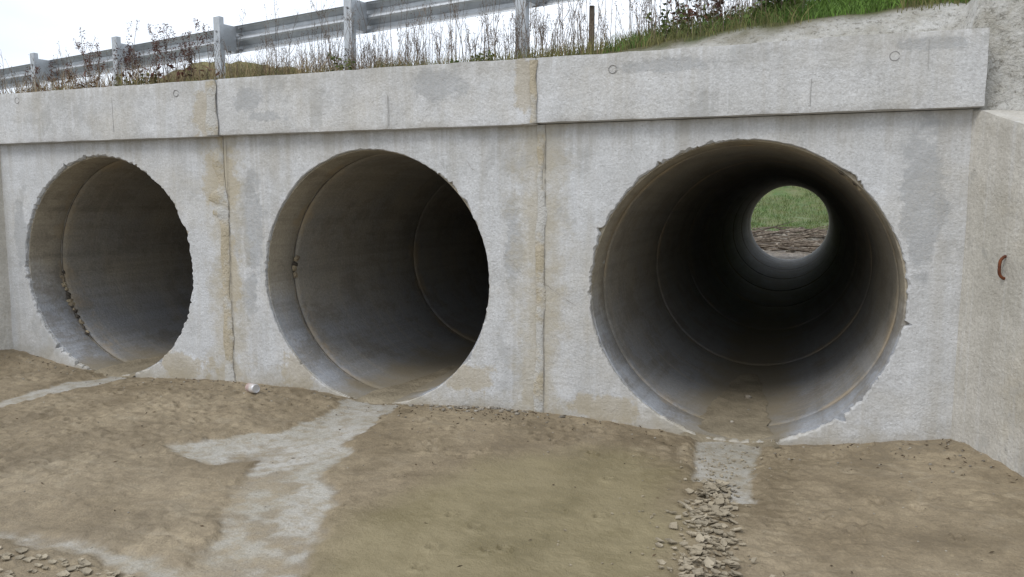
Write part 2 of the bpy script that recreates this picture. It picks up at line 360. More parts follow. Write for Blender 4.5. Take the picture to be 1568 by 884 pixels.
def wing(sgn,xc,name):
    W=empty(name);L=3.3;dx,dy=.423*sgn,-.906
    def fn(P):
        s=P[:,0].copy();q=P[:,1].copy();z=P[:,2].copy()
        top=np.minimum(1.945-.35*s,1.925+0*s)
        z=np.where(z>0,z/1.945*top,z)
        nx,ny=.906*sgn,.423
        return np.stack([xc+dx*s+nx*q,dy*s+ny*q,z],1)
    rbox('wall_stem',-.16,L,0,.28,-.45,1.945,M_wing,W,.04,.02,.004,31 if sgn>0 else 41,fn)
    return W
WR=wing(1,XR-.002,'wing_wall');WL=wing(-1,XL+.002,'wing_wall')
mb=MB();cx,cy,cz=1.293,-.295,1.12;nx,ny=-.906,-.423
pts=[]
for t in np.linspace(-1,1,15):
    o=.024*(1-abs(t)**4);pts.append((cx+nx*o,cy+ny*o,cz+.055*t))
pts=[(cx-nx*.03,cy-ny*.03,cz-.055)]+pts+[(cx-nx*.03,cy-ny*.03,cz+.055)]
mb.tube(pts,.0075,8);hd=mb.obj('rusty_iron_handle',M_rust,None,True)
# ================= pipes =================
def pipe(x,name):
    P=empty(name);L=15.2;n=160
    j=.34;segs=[]
    a=.03
    while a<L:
        b=min(j-.006,L);segs.append((a,b));a=j+.006;j+=2.0
    for i,(a,b) in enumerate(segs):
        A=np.linspace(0,2*np.pi,n,endpoint=False)
        dxo,dzo=(random.uniform(-.004,.004),random.uniform(-.004,.004)) if i else (0,0)
        pr=[(a,.99),(a,.902 if i else .897),(a+.02,.893),(a+.05,.892)]+[(a+.05+(b-a-.1)*k/5,.892) for k in range(1,5)]+[(b-.05,.892),(b-.03,.895),(b-.001,.902),(b,.99)]
        if b-a<.4: pr=[(a,.99),(a,.897),(a+.03,.893),((a+b)/2,.893),(b-.02,.894),(b,.902),(b,.99)]
        V=[]
        for yy,rr in pr:
            q=rr+.0015*fbm(A*8,A*0+yy*3,3,i)
            if rr>.95:q=rr+0*A
            V.append(np.stack([x+dxo+q*np.cos(A),yy+0*A,R+dzo+.0053*yy+q*np.sin(A)],1))
        k=len(V);V.append(V[0]);V=np.concatenate(V)
        f=[(c*n+t,c*n+(t+1)%n,(c+1)*n+(t+1)%n,(c+1)*n+t) for c in range(k) for t in range(n)]
        mesh('segment_%d'%(i+1),V,f,M_pipe,P,True,None,35)
        if i:
            A2=np.linspace(0,2*np.pi,n,endpoint=False);V=[]
            for yy,rr in ((a-.014,.93),(a-.013,.906),(a+.001,.906),(a+.002,.93)):
                q=rr+.004*fbm(A2*20,A2*0,3,i+4);V.append(np.stack([x+q*np.cos(A2),yy+0*A2,R+.0053*yy+q*np.sin(A2)],1))
            V=np.concatenate(V);f=[(c*n+t,c*n+(t+1)%n,(c+1)*n+(t+1)%n,(c+1)*n+t) for c in range(3) for t in range(n)]
            mesh('joint_%d'%i,V,f,M_joint,P,True)
    return P
P3=pipe(0,'concrete_pipe');P2=pipe(-S,'concrete_pipe');P1=pipe(-2*S,'concrete_pipe')
M_spall=simple('broken_mortar',(.40,.33,.22),(.20,.16,.11),12,.95)
M_gap=simple('open_joint',(.06,.05,.04),(.10,.085,.065),12,.95)
def spall(cx,angs,yc,seed,parent,big=1.0):
    mb=MB();rd=random.Random(seed);gb=MB()
    for a0,a1 in angs:
        a=a0
        while a<a1:
            w=rd.uniform(.012,.040)*big;y=yc+rd.uniform(-.014,.014);rr=.8885+rd.uniform(-.004,.001);k=rd.randint(6,9)
            p=[]
            for i in range(k):
                t=2*math.pi*i/k;f_=rd.uniform(.6,1.25);p.append((cx+rr*math.cos(a+.024*big*f_*math.cos(t)),y+w*f_*math.sin(t),R+rr*math.sin(a+.024*big*f_*math.cos(t))))
            c=(cx+(rr-.010)*math.cos(a),y,R+(rr-.010)*math.sin(a))
            (mb if rd.random()<.6 else gb).add(p+[c],[(i,(i+1)%k,k) for i in range(k)]);a+=rd.uniform(.015,.06)
    mb.obj('loose_joint_mortar',M_spall,parent);gb.obj('open_joint_gaps',M_gap,parent)
spall(-2*S,[(math.radians(186),math.radians(218)),(math.radians(221),math.radians(226))],.33,1,P1)
spall(-S,[(math.radians(174),math.radians(184))],.34,2,P2,1.3)
spall(0,[(math.radians(44),math.radians(54))],.015,3,P3)
def silt(cx,y0,y1,w0,name,seed):
    ys=np.linspace(y0,y1,90);V=[];m=26;T=np.linspace(-1,1,m)
    for yy in ys:
        t=(yy-y0)/(y1-y0);w=w0*(1-.75*t**1.3)*(1+.35*float(fbm(yy*4,1,3,seed)))+.01
        xs=T*w+.05*float(fbm(yy*2,3,2,seed));zp=R+.0053*yy-np.sqrt(.892**2-xs**2)
        up=float(sst(0,.12,t));hgt=(.013*(1-T**2)*(1-t*.6))*up-.003*(abs(T)>.97)-.0005-.03*(1-up)
        V.append(np.stack([cx+xs,yy+0*xs,zp+hgt+.005*fbm(xs*14,yy*14+0*xs,4,seed)*(1-T**4)*up],1))
    V=np.concatenate(V);f=[(i*m+j,i*m+j+1,(i+1)*m+j+1,(i+1)*m+j) for i in range(89) for j in range(m-1)]
    mesh(name,V,f,M_silt,None,True)
M_silt=simple('silt',(.30,.255,.18),(.19,.16,.11),5,.7,bd=.012)
silt(-.02,-.10,1.9,.24,'silt_deposit',4)
silt(-S+.05,-.10,1.3,.16,'silt_deposit',9);silt(-2*S+.03,-.10,1.5,.2,'silt_deposit',14)
OW=empty('culvert_outlet_headwall')
for k,(a,b) in enumerate(((-1.2485,1.25),(-3.7485,-1.2515),(-6.2,-3.7515))):
    panel('wall_panel_%d'%(k+1),a,b,-.4,2.74,-S*k,R+.08,15.12,15.42,M_out,OW,70+k,-.005)
# ================= ground =================
A_=[(-2.75,.0),(-2.25,.0),(-2.22,-.16),(-2.13,-.68),(-2.02,-1.17),(-1.82,-1.57),(-1.66,-1.75),(-1.58,-1.96),(-1.46,-2.28),(-1.38,-2.5),(-1.3,-3.0),(-1.8,-3.0),(-1.80,-2.57),(-1.90,-2.28),(-2.06,-2.10),(-2.14,-1.88),(-2.24,-1.70),(-2.42,-1.34),(-2.63,-1.55),(-2.78,-1.50),(-3.10,-1.42),(-2.85,-1.17),(-2.62,-.9),(-2.56,-.6)]
B_=[(-5.05,0),(-4.85,0),(-4.68,-.15),(-4.73,-.48),(-4.78,-.82),(-4.73,-1.15),(-4.85,-1.8),(-5.1,-1.7),(-5.0,-.94),(-5.06,-.376),(-4.95,-.13)]
C_=[(-3.6,-2.45),(-2.86,-2.50),(-2.35,-2.52),(-2.08,-2.54),(-1.7,-2.55),(-1.7,-2.65),(-1.99,-2.66),(-2.27,-2.61),(-2.53,-2.58),(-2.8,-2.57),(-3.6,-2.53)]
D_=[(-.2,0),(.18,0),(.17,-.13),(.16,-.585),(.18,-1.06),(.10,-1.1),(-.06,-.873),(-.12,-.83),(-.193,-.13)]
F_=[(-1.5,-1.84),(-1.27,-1.23),(-1.06,-.82),(-.6,-.5),(-.38,-.56),(-.2,-.82),(-.1,-1.3),(-.03,-1.92),(-.1,-2.7),(-1.3,-2.7)]
xs=np.concatenate([-np.geomspace(300,7.4,40),np.arange(-7.2,2.2,.0115),np.geomspace(2.3,300,40)])
ys=np.concatenate([-np.geomspace(250,3.4,36),np.arange(-3.2,.02,.0105),[.03,.05,.3,2,6,10,14,15,15.3,15.45],np.arange(15.6,46,.3),np.geomspace(47,320,20)])
X,Y=np.meshgrid(xs,ys);x=X.ravel();y=Y.ravel()
hx=[-400,-7,-6.17,-5.5,-5,-4.5,-4,-3.75,-3.1,-2.5,-2.1,-1.6,-1.25,-.7,-.2,0,.3,.7,1.16,2,400]
hz=[.2,.2,.16,.05,-.004,.02,.05,.06,.06,-.004,.03,.065,.07,.04,.0,-.004,.01,.07,.15,.22,.22]
hb=np.interp(x,hx,hz)
w=np.exp(np.minimum(y,0)/1.1);z=hb*w+.03*(1-w)
wx_=x+.07*fbm(x*5,y*5,4,3);wy_=y+.07*fbm(x*5,y*5,4,31)
nearm=(y>-3.3)&(y<.04)&(x>-7.3)&(x<2.3)
sd=np.full(x.shape,9.0)
xi,yi=wx_[nearm],wy_[nearm]
sdA=polysd(xi,yi,A_)+.09*fbm(x[nearm]*3.5,y[nearm]*3.5,5,8)
sdn=np.minimum.reduce([sdA,polysd(xi,yi,B_)+.01,polysd(xi,yi,C_)+.0,polysd(x[nearm]+.3*(xi-x[nearm]),y[nearm],D_)])
sd[nearm]=sdn
soft=np.where(y<-1.2,.05,.022)
conc=sst(soft*.6,-soft,sd+.04*fbm(x*16,y*16,3,44)*(y<-.4))
film=sst(-.05,.3,fbm(x*6,y*6,5,77))
conc_c=conc*(1-.7*film*sst(-.5,-1.4,y))*(1-.2*sst(-1.5,-2.3,y))
wetd=np.full(x.shape,9.0);wetd[nearm]=polysd(xi,yi,F_)
wet=sst(.15,-.2,wetd+.08*fbm(x*4,y*4,4,2))*(1-conc)
edge=.6*sst(.14,.02,sd)*(1-conc)*sst(-.0,.25,fbm(x*2.3,y*2.3,3,91))
cr=sst(-2.60,-2.68,y)*sst(-1.6,-1.9,x)+.5*sst(.45,.2,np.hypot((x+3.9)/1.6,(y+1.75)/.5)-.6)
edge=np.clip(edge+cr*(1-conc),0,1)
damp=(1-.85*conc)*(1-.55*wet)
ins=nearm
lump=fbm(x*9,y*9,4,12)
rel=.020*fbm(x*1.6,y*1.6,3,5)+damp*(.009*fbm(x*5,y*5,3,6)+.0034*fbm(x*26,y*26,3,7))
wallm=np.exp(np.minimum(y,0)/.5);rel+=damp*wallm*(.042*np.abs(lump)-.006)
tro=sst(-.05,.28,fbm(x*.9,y*1.1,3,61));rel+=damp*tro*.028*np.abs(fbm(x*13,y*13,3,62))
rel*=1-.6*sst(-.12,0,y)
z=z+rel*ins+.014*sst(.0,.05,sd)*ins*sst(0,-.12,y)-.004
def dent(px,py,rad,dep):
    global z
    m_=(np.abs(x-px)<rad*4)&(np.abs(y-py)<rad*4);d=np.hypot(x[m_]-px,y[m_]-py);z[m_]=z[m_]-dep*np.exp(-(d/rad)**2)+dep*.4*np.exp(-((d-rad*1.7)/(rad*.5))**2)
for px,py in ((-1.06,-1.75),(-1.0,-2.06),(-.78,-2.01),(-.72,-1.97),(-.92,-1.82),(-1.52,-1.41),(.96,-.84),(-.91,-.61),(-.97,-2.23),(-.70,-.68),(-.52,-1.04),(.62,-.5),(-3.4,-1.9),(-1.25,-.9),(-.45,-1.5),(.6,-1.3),(1.0,-1.25)):
    dent(px,py,.016,.032)
    for k in range(4):
        a=math.radians(50+27*k);dent(px+.028*math.cos(a),py+.028*math.sin(a),.009,.020)
rd=random.Random(5)
for px,py in ((-4.0,-.6),(-3.75,-.75),(-4.2,-.9),(-3.6,-.45),(-4.35,-.6),(-3.45,-.8),(-3.1,-.5),(-1.9,-.45),(-1.6,-.6),(-1.3,-.4),(-.9,-.35),(.6,-.25),(-4.6,-1.4),(-3.9,-1.2),(-1.4,-1.0),(-1.0,-.5),(.8,-.9),(.5,-1.2),(-3.2,-1.0),(-3.9,-.35),(-4.3,-.3),(-3.3,-.25),(-5.4,-.5),(-5.2,-1.0),(-1.7,-.9)):
    for k in range(8): dent(px+rd.uniform(-.14,.14),py+rd.uniform(-.07,.07),rd.uniform(.014,.032),.016)
below=(y>.035)&(y<15.35);z=np.where(below,-.5,z)
back=y>=15.35
def zback(x,y): 
    q=sst(27.5,46,y);return .075+.24*sst(17,28,y)+6*q*(.3+.7*q)
zb=zback(x,y)+(.10*fbm(x*.8,y*.8,4,3)+.05*fbm(x*4,y*4,3,5)*(y<29))*sst(15.4,18,y)
z=np.where(back,zb,z)
out=(np.abs(x+2.5)>12);z=np.where(out&~back&~below,z+.15*fbm(x*.3,y*.3,3,9),z)
z=np.where(y<-12,z+.6*fbm(x*.05,y*.05,3,4)*sst(-12,-40,y),z)
fl=y+1.8*fbm(x*.7,y*.7,3,7)
far=np.where(back,1-sst(27,30,fl),0);gra=np.where(back,sst(27.5,29.5,fl),0)
gra=np.maximum(gra,np.where(~back,sst(5,12,np.abs(x+2.5)-3+1.5*fbm(x*.5,y*.5,3,2))*.8,0))
nx_,ny_=len(xs),len(ys)
I=np.arange(nx_*ny_).reshape(ny_,nx_)
fc=np.stack([I[:-1,:-1],I[:-1,1:],I[1:,1:],I[1:,:-1]],-1).reshape(-1,4)
mesh('ground',np.stack([x,y,z],1),fc,M_ground,None,True,{'conc':conc_c,'wet':wet,'edge':edge,'far':far,'grass':gra})
Zg=z.reshape(ny_,nx_)
def gz(px,py):
    i=int(np.clip(np.searchsorted(xs,px),1,nx_-1));j=int(np.clip(np.searchsorted(ys,py),1,ny_-1));return float(Zg[j,i])
# ================= embankment =================
ex=np.concatenate([-np.geomspace(120,9.3,24),np.arange(-9.2,3.6,.05),np.geomspace(3.7,120,24)])
ey=np.concatenate([np.arange(-6,-.03,.06),np.arange(0.005,3.2,.05),np.arange(3.3,15.3,.35),[15.38],np.arange(15.8,24,.5)])
def yroad(x): return 1.35-.206*(x+.02)+.45
def embz(x,y):
    x=np.asarray(x,float);y=np.asarray(y,float)
    yr=np.clip(yroad(x),1.2,3.2)
    top=2.33+.40*np.clip((y-.27)/(yr-.27),0,1)
    rise=sst(-2.2,.9,x);top=top+rise*(.17*sst(.25,.62,y)+.05*sst(.6,1.2,y))*(1-sst(yr-.3,yr+.3,y))
    top=top+.04*fbm(x*2,y*2,3,6)*sst(.3,.5,y)*(1-sst(yr-.2,yr,y))
    s=np.clip(-y/.906,0,3.3)
    dR=(x-(XR+.423*s))*.906;dL=((XL-.423*s)-x)*.906;d=np.maximum(dR,dL)
    wt=1.90-.35*s-np.clip(-y-3.0,0,9)*.7
    side=wt+1.35*np.clip(d-.2,0,9)*np.where(d>0,1,0)-.02
    side=side+.09*fbm(x*5,y*5,4,12)*np.maximum(sst(.1,.3,d),sst(0,.03,y))
    side=side+np.clip(y,0,9)*4.2
    inx=(x>XL-.02)&(x<1.19)
    cap=np.where(x>0,2.60+.05*fbm(x*4,y*4,3,8),2.32)
    h=np.where(y<.27,np.minimum(np.maximum(side,-.6),cap),top)
    h=np.where((y<.27)&inx,np.minimum(h,2.29),h)
    h=np.where((y>=.27)&~inx,np.minimum(side,np.where(x>0,np.maximum(top,2.60),top)),h)
    h=np.where(y<.27,np.minimum(h,2.62+.55*y*sst(1.5,4,d)),h)
    h=h-np.clip(y-15.4,0,9)*.75
    return np.maximum(h,-.6)
X,Y=np.meshgrid(ex,ey);x=X.ravel();y=Y.ravel();z=embz(x,y)
s_=np.clip(-y/.906,0,99)
chan=(y<.22)&(x<XR+.423*s_+np.where(y<0,.08,-.02))&(x>XL-.423*s_-.08)
chan|=(y>15.5)&(x>-6.3)&(x<1.3)
I=np.arange(len(x)).reshape(X.shape)
fc=np.stack([I[:-1,:-1],I[:-1,1:],I[1:,1:],I[1:,:-1]],-1).reshape(-1,4)
fc=fc[~chan[fc].any(1)]
yr=np.clip(yroad(x),1.2,3.2)
road=((y>yr+.1)&(y<13.5)).astype(float)
nse=fbm(x*3,y*3,4,3)
lim=.50+.12*sst(0,1.2,x)
cm=np.where((x>-1.6)&(y>.2),sst(lim+.08,lim-.08,y+.15*nse),0)
cm=np.where((x<=-1.6)&(y>.2),sst(.36,.30,y+.04*nse),cm)
cm=np.where((x>1.1)&(x<2.9),np.maximum(cm,sst(.9,.6,y+.3*nse)),cm)
grs=np.clip(.35+.9*nse,0,1)*(1-cm);grs=np.where(x>-.4,np.maximum(grs,.7*(1-cm)),grs);grs=np.where(x>2.9,1,grs)
mesh('road_embankment',np.stack([x,y,z],1),fc,M_emb,None,True,{'conc':cm,'grass':grs,'road':road})
mx,my=-14.6,13.5
g=np.linspace(-1,1,60);X,Y=np.meshgrid(g,g);rr=np.hypot(X,Y);zz=2.5+2.75*np.clip(1-rr**2,0,1)**.7*(1+.2*fbm(X*4,Y*4,4,5))+.18*fbm(X*12,Y*12,3,9)-1.0*(rr>1)
I=np.arange(3600).reshape(60,60);fc=np.stack([I[:-1,:-1],I[:-1,1:],I[1:,1:],I[1:,:-1]],-1).reshape(-1,4)
M_mound=simple('mound_grass',(.24,.21,.10),(.12,.125,.045),2.5,.95,bd=.08)
GM=empty('grassy_mound');mesh('mound_earth',np.stack([(mx+4.8*X).ravel(),(my+3.5*Y).ravel(),zz.ravel()],1),fc,M_mound,GM)
# ================= guardrail =================
GR=empty('guardrail')
def post_xy(k): return Vector((-.021-2*k,1.35+.412*k,0))
dirv=(post_xy(1)-post_xy(0)).normalized();nrm=Vector((-dirv.y,dirv.x,0))
if nrm.y<0: nrm=-nrm
def prism(mb,prof,o,ax,ay,z0,z1):
    n=len(prof);vs=[o+ax*a+ay*b+Vector((0,0,z0)) for a,b in prof]+[o+ax*a+ay*b+Vector((0,0,z1)) for a,b in prof]
    mb.add(vs,[(i,(i+1)%n,n+(i+1)%n,n+i) for i in range(n)]+[tuple(range(n-1,-1,-1)),tuple(range(n,2*n))])
for i,k in enumerate(range(-3,10)):
    mb=MB();o=post_xy(k)
    t=.006;wd=.105;dp=.06
    prof=[(-wd/2,0),(wd/2,0),(wd/2,dp),(wd/2-.03,dp),(wd/2-.03,dp-t),(wd/2-t,dp-t),(wd/2-t,t),(-wd/2+t,t),(-wd/2+t,dp-t),(-wd/2+.03,dp-t),(-wd/2+.03,dp),(-wd/2,dp)]
    prism(mb,prof,o,dirv,nrm,1.9,3.545)
    mb.obj('post_%d'%(i+1),M_galv,GR)
    mb=MB();o2=o+nrm*(dp+.001)
    prism(mb,[(-.045,0),(.045,0),(.045,.006),(-.039,.006),(-.039,.164),(.045,.164),(.045,.17),(-.045,.17)],o2,dirv,nrm,3.18,3.47)
    mb.obj('spacer_%d'%(i+1),M_galv,GR)
    mb=MB()
    for zz in (3.27,3.38): 
        c=o+Vector((0,0,zz));mb.tube([c-nrm*.014,c+nrm*.002],.012,6)
    mb.obj('bolts_%d'%(i+1),M_bolt,GR)
prof=[(.0,.155),(.018,.150),(.022,.135),(.060,.105),(.082,.095),(.082,.060),(.060,.048),(.012,.020),(.004,.0),(.012,-.020),(.060,-.048),(.082,-.060),(.082,-.095),(.060,-.105),(.022,-.135),(.018,-.150),(.0,-.155)]
mb=MB()
def railseg(a,b,off):
    base=[(p+off,q) for p,q in prof]+[(p+off+.0035,q) for p,q in reversed(prof)];n=len(base);vs=[]
    for k in (a,b):
        o=post_xy(k)+nrm*(.06+.172)
        vs+=[o+nrm*p+Vector((0,0,3.325+q)) for p,q in base]
    mb.add(vs,[(i,(i+1)%n,n+(i+1)%n,n+i) for i in range(n)]+[tuple(range(n)),tuple(range(2*n-1,n-1,-1))])
for k in (-3,-1,1,3,5,7): railseg(k-.08,k+2.08,0.004*((k//2)%2)+.0001*k)
mb.obj('w_beam_rail',M_galv,GR,False)
mb=MB()
for k in (1,3,5,-1,7):
    for dz in (-.12,-.05,.05,.12):
        for s in (-.05,.05):
            c=post_xy(k+s)+nrm*(.06+.172+.06)+Vector((0,0,3.325+dz));mb.tube([c-nrm*.07,c-nrm*.02],.011,6)
mb.obj('splice_bolts',M_bolt,GR)
mb=MB();mb.tube([(-1.45,2.0,2.3),(-1.447,2.0,2.8),(-1.45,2.01,3.14)],[.028,.027,.024],8);mb.obj('wooden_stake',M_wood,None,False)
# ================= vegetation =================
def blade(mb,b,h,w,lean,az,seg=3,curl=1.0):
    b=Vector(b);d=Vector((math.cos(az),math.sin(az),0))
    sa=random.uniform(0,math.pi);s=Vector((math.cos(sa),math.sin(sa)*.5,0)).normalized();vs=[]
    for i in range(seg+1):
        t=i/seg;p=b+d*(lean*h*t**(1+curl))+Vector((0,0,h*(t-.25*lean*t*t)));ww=w*(1-t**1.5)*.5+.0004
        vs+=[p-s*ww,p+s*ww]
    mb.add(vs,[(2*i,2*i+1,2*i+3,2*i+2) for i in range(seg)])
def leafq(mb,p,l,w,dr=None):
    d=dr or Vector((random.gauss(0,1),random.gauss(0,1),random.gauss(0,.7))).normalized();a=d.orthogonal().normalized();a.rotate(Matrix.Rotation(random.uniform(0,6.28),3,d))
    p=Vector(p);mb.add([p,p+d*l*.5+a*w*.5,p+d*l,p+d*l*.5-a*w*.5],[(0,1,2,3)])
def stalk(mb,b,h,rad,twigs,seed_mb=None,seedn=0,sl=.012,tl=.35):
    b=Vector(b);az=random.uniform(0,6.28);ln=random.uniform(.02,.28);d=Vector((math.cos(az),math.sin(az),0))
    P=[b+d*(ln*h*t*t)+Vector((random.gauss(0,.004),random.gauss(0,.004),h*t)) for t in (0,.25,.5,.75,1)]
    mb.tube(P,[rad,rad*.9,rad*.75,rad*.55,rad*.3],3,False);ends=[P[-1]]
    for _ in range(twigs):
        t=random.uniform(.35,.95);i=min(3,int(t*4));p=P[i].lerp(P[i+1],t*4-i);a=random.uniform(0,6.28);L=h*tl*(1.15-t)*random.uniform(.6,1.2)
        q=p+Vector((math.cos(a)*.6,math.sin(a)*.6,.8))*L*.5;e=q+Vector((math.cos(a)*.25,math.sin(a)*.25,1))*L*.45
        mb.tube([p,q,e],[rad*.5,rad*.42,rad*.25],3,False);ends.append(e)
        if random.random()<.6:
            a+=random.uniform(-1,1);e2=q+Vector((math.cos(a)*.5,math.sin(a)*.5,.7))*L*.35;mb.tube([q,e2],[rad*.35,rad*.2],3,False);ends.append(e2)
    if seed_mb is not None:
        for e in ends:
            for _ in range(seedn): leafq(seed_mb,e+Vector((random.gauss(0,.006),random.gauss(0,.006),random.uniform(-.045,.012))),sl*random.uniform(.6,1.3),sl*.6)
def ez(px,py): return float(embz(px,py))
def scatter(mb,n,x0,x1,yfn,keep,hr,w,lean):
    px=rng.uniform(x0,x1,n);py=yfn(px,n);k=keep(px,py);px=px[k];py=py[k];pz=embz(px,py)-.01
    for a,b,c in zip(px.tolist(),py.tolist(),pz.tolist()):
        blade(mb,(a,b,c),random.uniform(*hr),w,random.uniform(*lean),random.uniform(0,6.28))
mb=MB()
for _ in range(400):
    t=random.random();px=-4.2+4.6*t+random.gauss(0,.15);py=random.uniform(.6,1.9)
    h=random.choice([random.uniform(.2,.45),random.uniform(.3,.9)])*(1.0 if px>-3.2 else .85)
    stalk(mb,(px,py,ez(px,py)-.02),h,.0028,random.randint(4,9),mb,2,.011)
for _ in range(240):
    px=random.uniform(-9.5,-3.6);py=random.uniform(.5,2.2);stalk(mb,(px,py,ez(px,py)-.02),random.uniform(.15,.55),.003,random.randint(3,7),mb,2,.012)
mb.obj('dry_weed_stalks',M_dry)
mb=MB()
scatter(mb,5200,-9.5,-3.2,lambda px,n:rng.uniform(.45,2.0,n),lambda px,py:fbm(px*1.4,py*1.4,2,65)>-.05,(.10,.34),.0045,(.1,.7))
scatter(mb,1500,-3.2,.2,lambda px,n:rng.uniform(.5,1.6,n),lambda px,py:fbm(px*1.4,py*1.4,2,65)>.0,(.08,.26),.0042,(.1,.7))
mb.obj('tall_dry_grass',M_tan)
def dock(cx,cy,n,hh,name):
    E=empty(name);mb=MB();sb=MB()
    for _ in range(n):
        px=cx+random.gauss(0,.24);py=cy+random.gauss(0,.15);h=random.uniform(.6,1)*hh;b=Vector((px,py,ez(px,py)-.02))
        stalk(mb,b,h,.004,random.randint(4,7),sb,12,.014,.32)
        for _ in range(60):
            t=random.uniform(.55,1.0);leafq(sb,b+Vector((random.gauss(0,.013),random.gauss(0,.013),h*t)),.015,.010)
        for _ in range(6): leafq(sb,b+Vector((random.gauss(0,.04),random.gauss(0,.04),random.uniform(.03,.25))),.07,.022)
    mb.obj('stems',M_dry,E);sb.obj('seed_heads',M_red,E)
dock(-5.75,.95,11,.64,'dock_plant');dock(-4.95,.8,12,.68,'dock_plant');dock(-6.5,1.1,6,.45,'dock_plant')
mb=MB()
scatter(mb,11000,-9.5,1.3,lambda px,n:.36+np.abs(rng.normal(0,.5,n))+.18*(px>-1.6),lambda px,py:fbm(px*1.8,py*2,2,55)>-.15,(.04,.17),.0045,(.1,.8))
mb.obj('dry_grass',M_olive)
mb=MB()
scatter(mb,30000,-1.0,3.6,lambda px,n:rng.uniform(.56,2.3,n),lambda px,py:((px>0)|(rng.random(len(px))<.4))&(py>.56+.12*np.clip(px,0,1))&(fbm(px*2,py*2,2,15)>-.25),(.05,.15),.005,(.2,1.0))
scatter(mb,2500,-9,-1,lambda px,n:rng.uniform(.5,1.6,n),lambda px,py:fbm(px*1.1,py,2,33)>.12,(.04,.12),.006,(.2,1.0))
mb.obj('green_grass',M_green)
mb=MB()
for _ in range(5000):
    a=random.uniform(0,6.28);q=random.uniform(0,.95)**.5;zz_=2.5+2.6*(1-q*q)**.7
    blade(mb,(mx+4.8*q*math.cos(a),my+3.5*q*math.sin(a),zz_),random.uniform(.15,.4),.02,random.uniform(.1,.8),random.uniform(0,6.28),2)
mb.obj('mound_tufts',M_olive,GM)
def bush(cx,cy,w,h,n,mat,name,ls=.05):
    E=empty(name);mb=MB();lb=MB()
    for _ in range(n):
        px=cx+random.gauss(0,w*.3);py=cy+random.gauss(0,w*.25);hh=h*random.uniform(.4,1);bz=Vector((px,py,ez(px,py)-.02))
        a=random.uniform(0,6.28);ln=random.uniform(.1,.5);P=[bz+Vector((math.cos(a)*ln*hh*t*t,math.sin(a)*ln*hh*t*t,hh*t)) for t in(0,.33,.66,1)]
        mb.tube(P,[.003,.0026,.002,.001],3,False)
        for _ in range(int(14*hh/h)+4):
            t=random.uniform(.15,1);i=min(2,int(t*3));p=P[i].lerp(P[i+1],t*3-i);d=Vector((random.gauss(0,1),random.gauss(0,1),random.gauss(.2,.5))).normalized()
            leafq(lb,p,ls*random.uniform(.5,1.1),ls*.42,d)
    mb.obj('stems',M_dry,E);lb.obj('leaves',mat,E)
bush(.12,.85,.3,.30,22,M_leaf,'leafy_weed',.07);bush(-.35,1.05,.5,.5,26,M_red,'bramble',.05);bush(-.55,.95,.4,.26,16,M_leaf,'leafy_weed',.05)
bush(-3.1,.8,.3,.25,10,M_leaf,'leafy_weed',.05);bush(-2.0,.75,.35,.16,14,M_leaf,'leafy_weed',.05);bush(-5.2,.7,.5,.22,16,M_olive,'leafy_weed',.06)
# ================= small things =================
def flakes(mb,n,fx,fy,s0,s1,tilt=.25,lift=.004):
    for _ in range(n):
        px,py=fx(),fy();s=random.uniform(s0,s1);k=random.randint(4,6);a0=random.uniform(0,6.28);th=random.uniform(.003,.006)
        tx,ty=random.gauss(0,tilt),random.gauss(0,tilt);zc=gz(px,py)+lift+s*.3*(abs(tx)+abs(ty))*.6;el=random.uniform(.5,1)
        top=[];bot=[]
        for i in range(k):
            a=a0+2*math.pi*i/k+random.uniform(-.3,.3);rr=s*.5*random.uniform(.65,1.3);dx,dy=math.cos(a)*rr,math.sin(a)*rr*el
            zz=zc+dx*tx+dy*ty+.22*rr;top.append((px+dx,py+dy,zz+th));bot.append((px+dx*.93,py+dy*.93,zz))
        c=(px,py,zc+th*.6)
        v=top+bot+[c];mb.add(v,[(i,(i+1)%k,2*k) for i in range(k)]+[(k+i,k+(i+1)%k,(i+1)%k,i) for i in range(k)]+[tuple(range(2*k-1,k-1,-1))])
mb=MB()
for _ in range(620):
    yy=-(.78+1.25*random.random());c=.0+.07*(-yy-1.0);px=random.gauss(c,.045+.035*(-yy-.8));sz=random.choice([.014,.020,.026,.034,.05])
    flakes(mb,1,lambda:px,lambda:yy,sz*.6,sz*1.2,.22,.001)
flakes(mb,110,lambda:random.gauss(-.02,.09),lambda:-random.uniform(.15,.95),.005,.018,.15,.001)
flakes(mb,60,lambda:random.gauss(-.02,.28),lambda:-random.uniform(.5,2.0),.005,.016,.15,.000)
flakes(mb,150,lambda:random.uniform(-3.0,-1.9),lambda:-random.uniform(2.64,2.95),.02,.055,.06,-.002)
mb.obj('dried_mud_flakes',M_flake,None,False)
mb=MB()
def rock(mb,p,s):
    v=[];n=7
    for lat in (-.6,.1,.75):
        for i in range(n):
            a=2*math.pi*i/n+lat;rr=math.cos(lat)*s*.5*random.uniform(.75,1.15);v.append((p[0]+math.cos(a)*rr*1.2,p[1]+math.sin(a)*rr,p[2]+math.sin(lat)*s*.35))
    v.append((p[0],p[1],p[2]+s*.34))
    f=[(l*n+i,l*n+(i+1)%n,(l+1)*n+(i+1)%n,(l+1)*n+i) for l in range(2) for i in range(n)]+[(2*n+i,2*n+(i+1)%n,3*n) for i in range(n)];mb.add(v,f)
for _ in range(70):
    px=random.gauss(-1.62,.22);py=-abs(random.gauss(.04,.05))-.02;s=random.uniform(.008,.035);rock(mb,(px,py,gz(px,py)+s*.15),s)
for _ in range(240):
    px=random.uniform(-6,1.5);py=-abs(random.gauss(0,.25))-.02;s=random.uniform(.004,.016);rock(mb,(px,py,gz(px,py)+s*.1),s)
